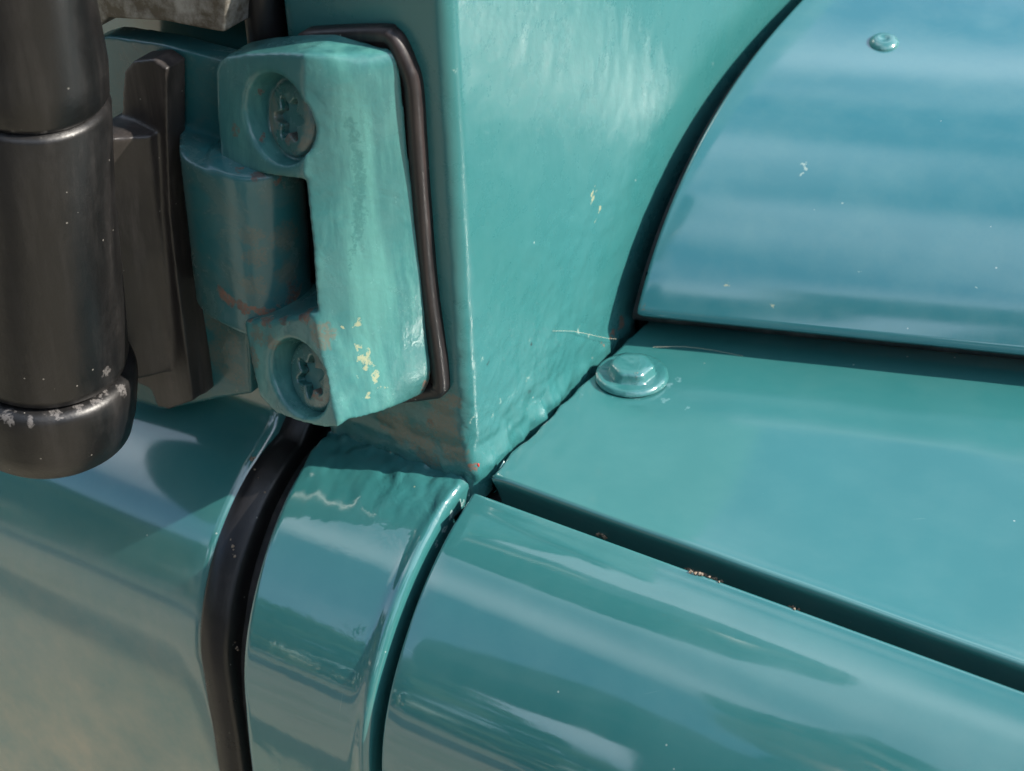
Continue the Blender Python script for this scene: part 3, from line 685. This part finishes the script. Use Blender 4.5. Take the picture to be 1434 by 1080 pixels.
rust_l = [H(x, y, r) for x, y, r in [(597, 540, 3), (603, 520, 2.2), (585, 556, 2), (560, 566, 1.6), (398, 448, 2.2), (372, 449, 2.4), (425, 442, 2.6), (432, 436, 2.4), (350, 448, 2.0), (345, 244, 1.6), (385, 250, 1.6), (366, 130, 1.2), (372, 195, 1.2)]]
brown_refl = [H(x, y, r) for x, y, r in [(360, 560, 5), (375, 572, 4), (400, 583, 3.5), (352, 500, 4), (362, 470, 3), (450, 470, 4), (382, 480, 3), (330, 180, 2), (410, 590, 4), (440, 595, 4)]]  # brown reflection of the ground painted mostly on the lower lobe
remat(cheek, paint('teal_hinge_worn', base=(0.034, 0.150, 0.148), cior=1.5, wave=.35, peel=1.6, rough=.22, brush=.5, lumps=.35, dust=.2, marks=[(BR, .7, brown_refl), (DK, .38, drip)], rust=rust_l, chips=gold))
rust_b = [H(x, y, r) for x, y, r in [(312, 412, 2.4), (322, 420, 2.6), (334, 428, 2.2), (350, 434, 1.6), (370, 437, 1.6), (382, 436, 1.6), (395, 434, 1.8), (404, 430, 2), (360, 436, 1.6), (342, 432, 1.8), (412, 424, 2.6), (414, 408, 2.4), (408, 395, 1.4), (330, 238, 1.6), (360, 245, 2.2), (392, 250, 2.0)]]
brown_refl_b = [H(x, y, r) for x, y, r in [(300, 450, 5), (318, 480, 6), (325, 520, 6), (305, 500, 5), (355, 400, 4), (352, 330, 4), (358, 360, 4), (400, 330, 5), (404, 380, 4)]]  # ground's brown reflection painted on the plate and along the barrel
remat(barrel, paint('teal_leaf_worn', base=(0.018, 0.115, 0.125), cior=1.5, wave=.15, peel=.6, rough=.18, lumps=.25, dust=.2, dirt=.2, marks=[(BR, .45, brown_refl_b)], rust=rust_b))
bk_o = bpy.data.objects['bulkhead']
foot = [H(x, y, r) for x, y, r in [(870, 452, 2.2), (858, 470, 1.6), (845, 482, 1.2), (664, 655, 1.4), (600, 590, 1.5)]]
dirt_refl = [H(x, y, r) for x, y, r in [(560, 600, 6), (590, 615, 6), (620, 600, 7), (620, 575, 5), (600, 640, 4), (635, 630, 5), (540, 590, 4), (635, 560, 3)]]  # brown dirt plus painted ground reflection on the triangle below the hinge
pale = [H(x, y, r) for x, y, r in [(742, 480, .8), (738, 530, .9), (700, 560, .8), (720, 548, .7), (676, 502, .6), (640, 100, .6), (636, 150, .6), (790, 470, .8), (810, 462, .7), (825, 470, .8), (660, 590, .7), (690, 580, .7)]]
dip_shade = [H(x, y, r) for x, y, r in [(684, 506, .7), (745, 482, .8), (742, 545, .7)]]  # dimples given only as near-black colour for their shade
remat(bk_o, paint('teal_bulkhead_worn', wave=.22, rough=.27, cior=1.45, peel=1.0, lumps=.9, lumpc=(0, 14, 8), lumpr=62, dust=.07, marks=[(BR, .75, dirt_refl), (PALE, .5, pale), ((.02, .03, .03), .9, dip_shade)], rust=foot,
      chips=[H(829, 276, 1.4), H(832, 268, .9), H(840, 294, 1.3), H(836, 306, .7)]))
remat(bonnet, paint('teal_bonnet_worn', base=(.024, .135, .160), wave=.12, rough=.10, dust=.15, marks=[(PALE, .5, [H(*q) for q in [(1128, 232, 1.2), (1122, 245, .8), (1178, 287, .6), (1138, 300, .6), (1204, 376, .5), (1365, 400, .6)]]), (BR, .6, [H(*q) for q in [(898, 425, .9), (903, 432, .8), (980, 448, .8), (1040, 458, .7), (920, 330, .7), (932, 270, .8), (925, 300, .6)]])],
      chips=[H(1017, 402, 1.1), H(1015, 396, .7), H(1084, 428, 1.1)]))
lip = [H(x, y, r) for x, y, r in [(660, 690, 1.2), (645, 705, 1.2), (632, 722, 1.3), (622, 742, 1.0), (612, 760, .9), (450, 612, 1.0), (455, 606, .7), (420, 960, .5), (840, 552, .5)]]
remat(bpy.data.objects['body_panel'], paint('teal_body_panel_worn', wave=.4, rough=.05, dust=.08, lumps=1.2, lumpc=(-14, -4, 0), lumpr=26, marks=[((.45, .62, .6), .6, lip)], chips=[H(580, 680, .6)]))
red, t, b = mat('red_primer'); b.inputs['Base Color'].default_value = (.45, .03, .02, 1); b.inputs['Roughness'].default_value = .5
pr = on_mesh(670, 652, -.15); bm = bmesh.new(); bmesh.ops.create_icosphere(bm, subdivisions=3, radius=.4 * MM)
for v in bm.verts: v.co = Vector((v.co.x * .8, v.co.y * .9, v.co.z * 1.8)) * (1 + .3 * noise.noise(v.co * 900)) + Vector(pr) * MM
me = bpy.data.meshes.new('primer_patch'); bm.to_mesh(me); bm.free(); link('primer_patch', me, red, car)
# scuffed rims on the mirror arm
scf = [H(x, y, r) for x, y, r in [(10, 585, 2.5), (40, 588, 1.5), (80, 582, 1.6), (110, 572, 1.6), (145, 552, 1.6), (150, 522, 1.8), (172, 545, 2.2), (70, 575, 1.4), (135, 562, 1.2), (20, 186, 1.0), (60, 186, 1.2)]]
def scuffed(name, base, r0, r1):
    m = plastic(name, base, r0, r1, wear=(0.055, 0.050, 0.048), weara=.4, bumpa=.22); t = m.node_tree; b = [n for n in t.nodes if n.type == 'BSDF_PRINCIPLED'][0]
    src = b.inputs['Base Color'].links[0].from_socket; cm, _ = spot_mask(t, scf); t.links.new(mixc(t, mth(t, 'MULTIPLY', cm, .35), src, (.30, .28, .27)), b.inputs['Base Color']); return m
M_arm2 = scuffed('mirror_arm_scuffed', (0.006, 0.0058, 0.006), .30, .48)
for n_ in ('arm_sleeve', 'end_cap', 'arm_cone'): remat(bpy.data.objects[n_], M_arm2)

smear = [H(x, y, r) for x, y, r in [(845, 535, 1.2), (865, 548, 1.4), (890, 552, 1.5), (915, 548, 1.5), (938, 540, 1.6), (950, 532, 1.2), (800, 546, .7), (808, 549, .6), (816, 552, .6), (930, 560, 1.6), (962, 571, 1.0), (700, 622, 1.2), (715, 606, 1.2), (735, 588, 1.0), (1070, 690, .5), (690, 640, 1.0)]]
remat(top, paint('teal_wing_top_worn', wave=.22, rough=.08, dust=.08, marks=[((.22, .38, .40), .4, smear), ((.02, .05, .05), .5, [H(850, 512, 1.2), H(842, 522, 1.0), H(872, 544, 1.0), H(925, 530, .9)])], rust=[H(735, 592, .6)]))
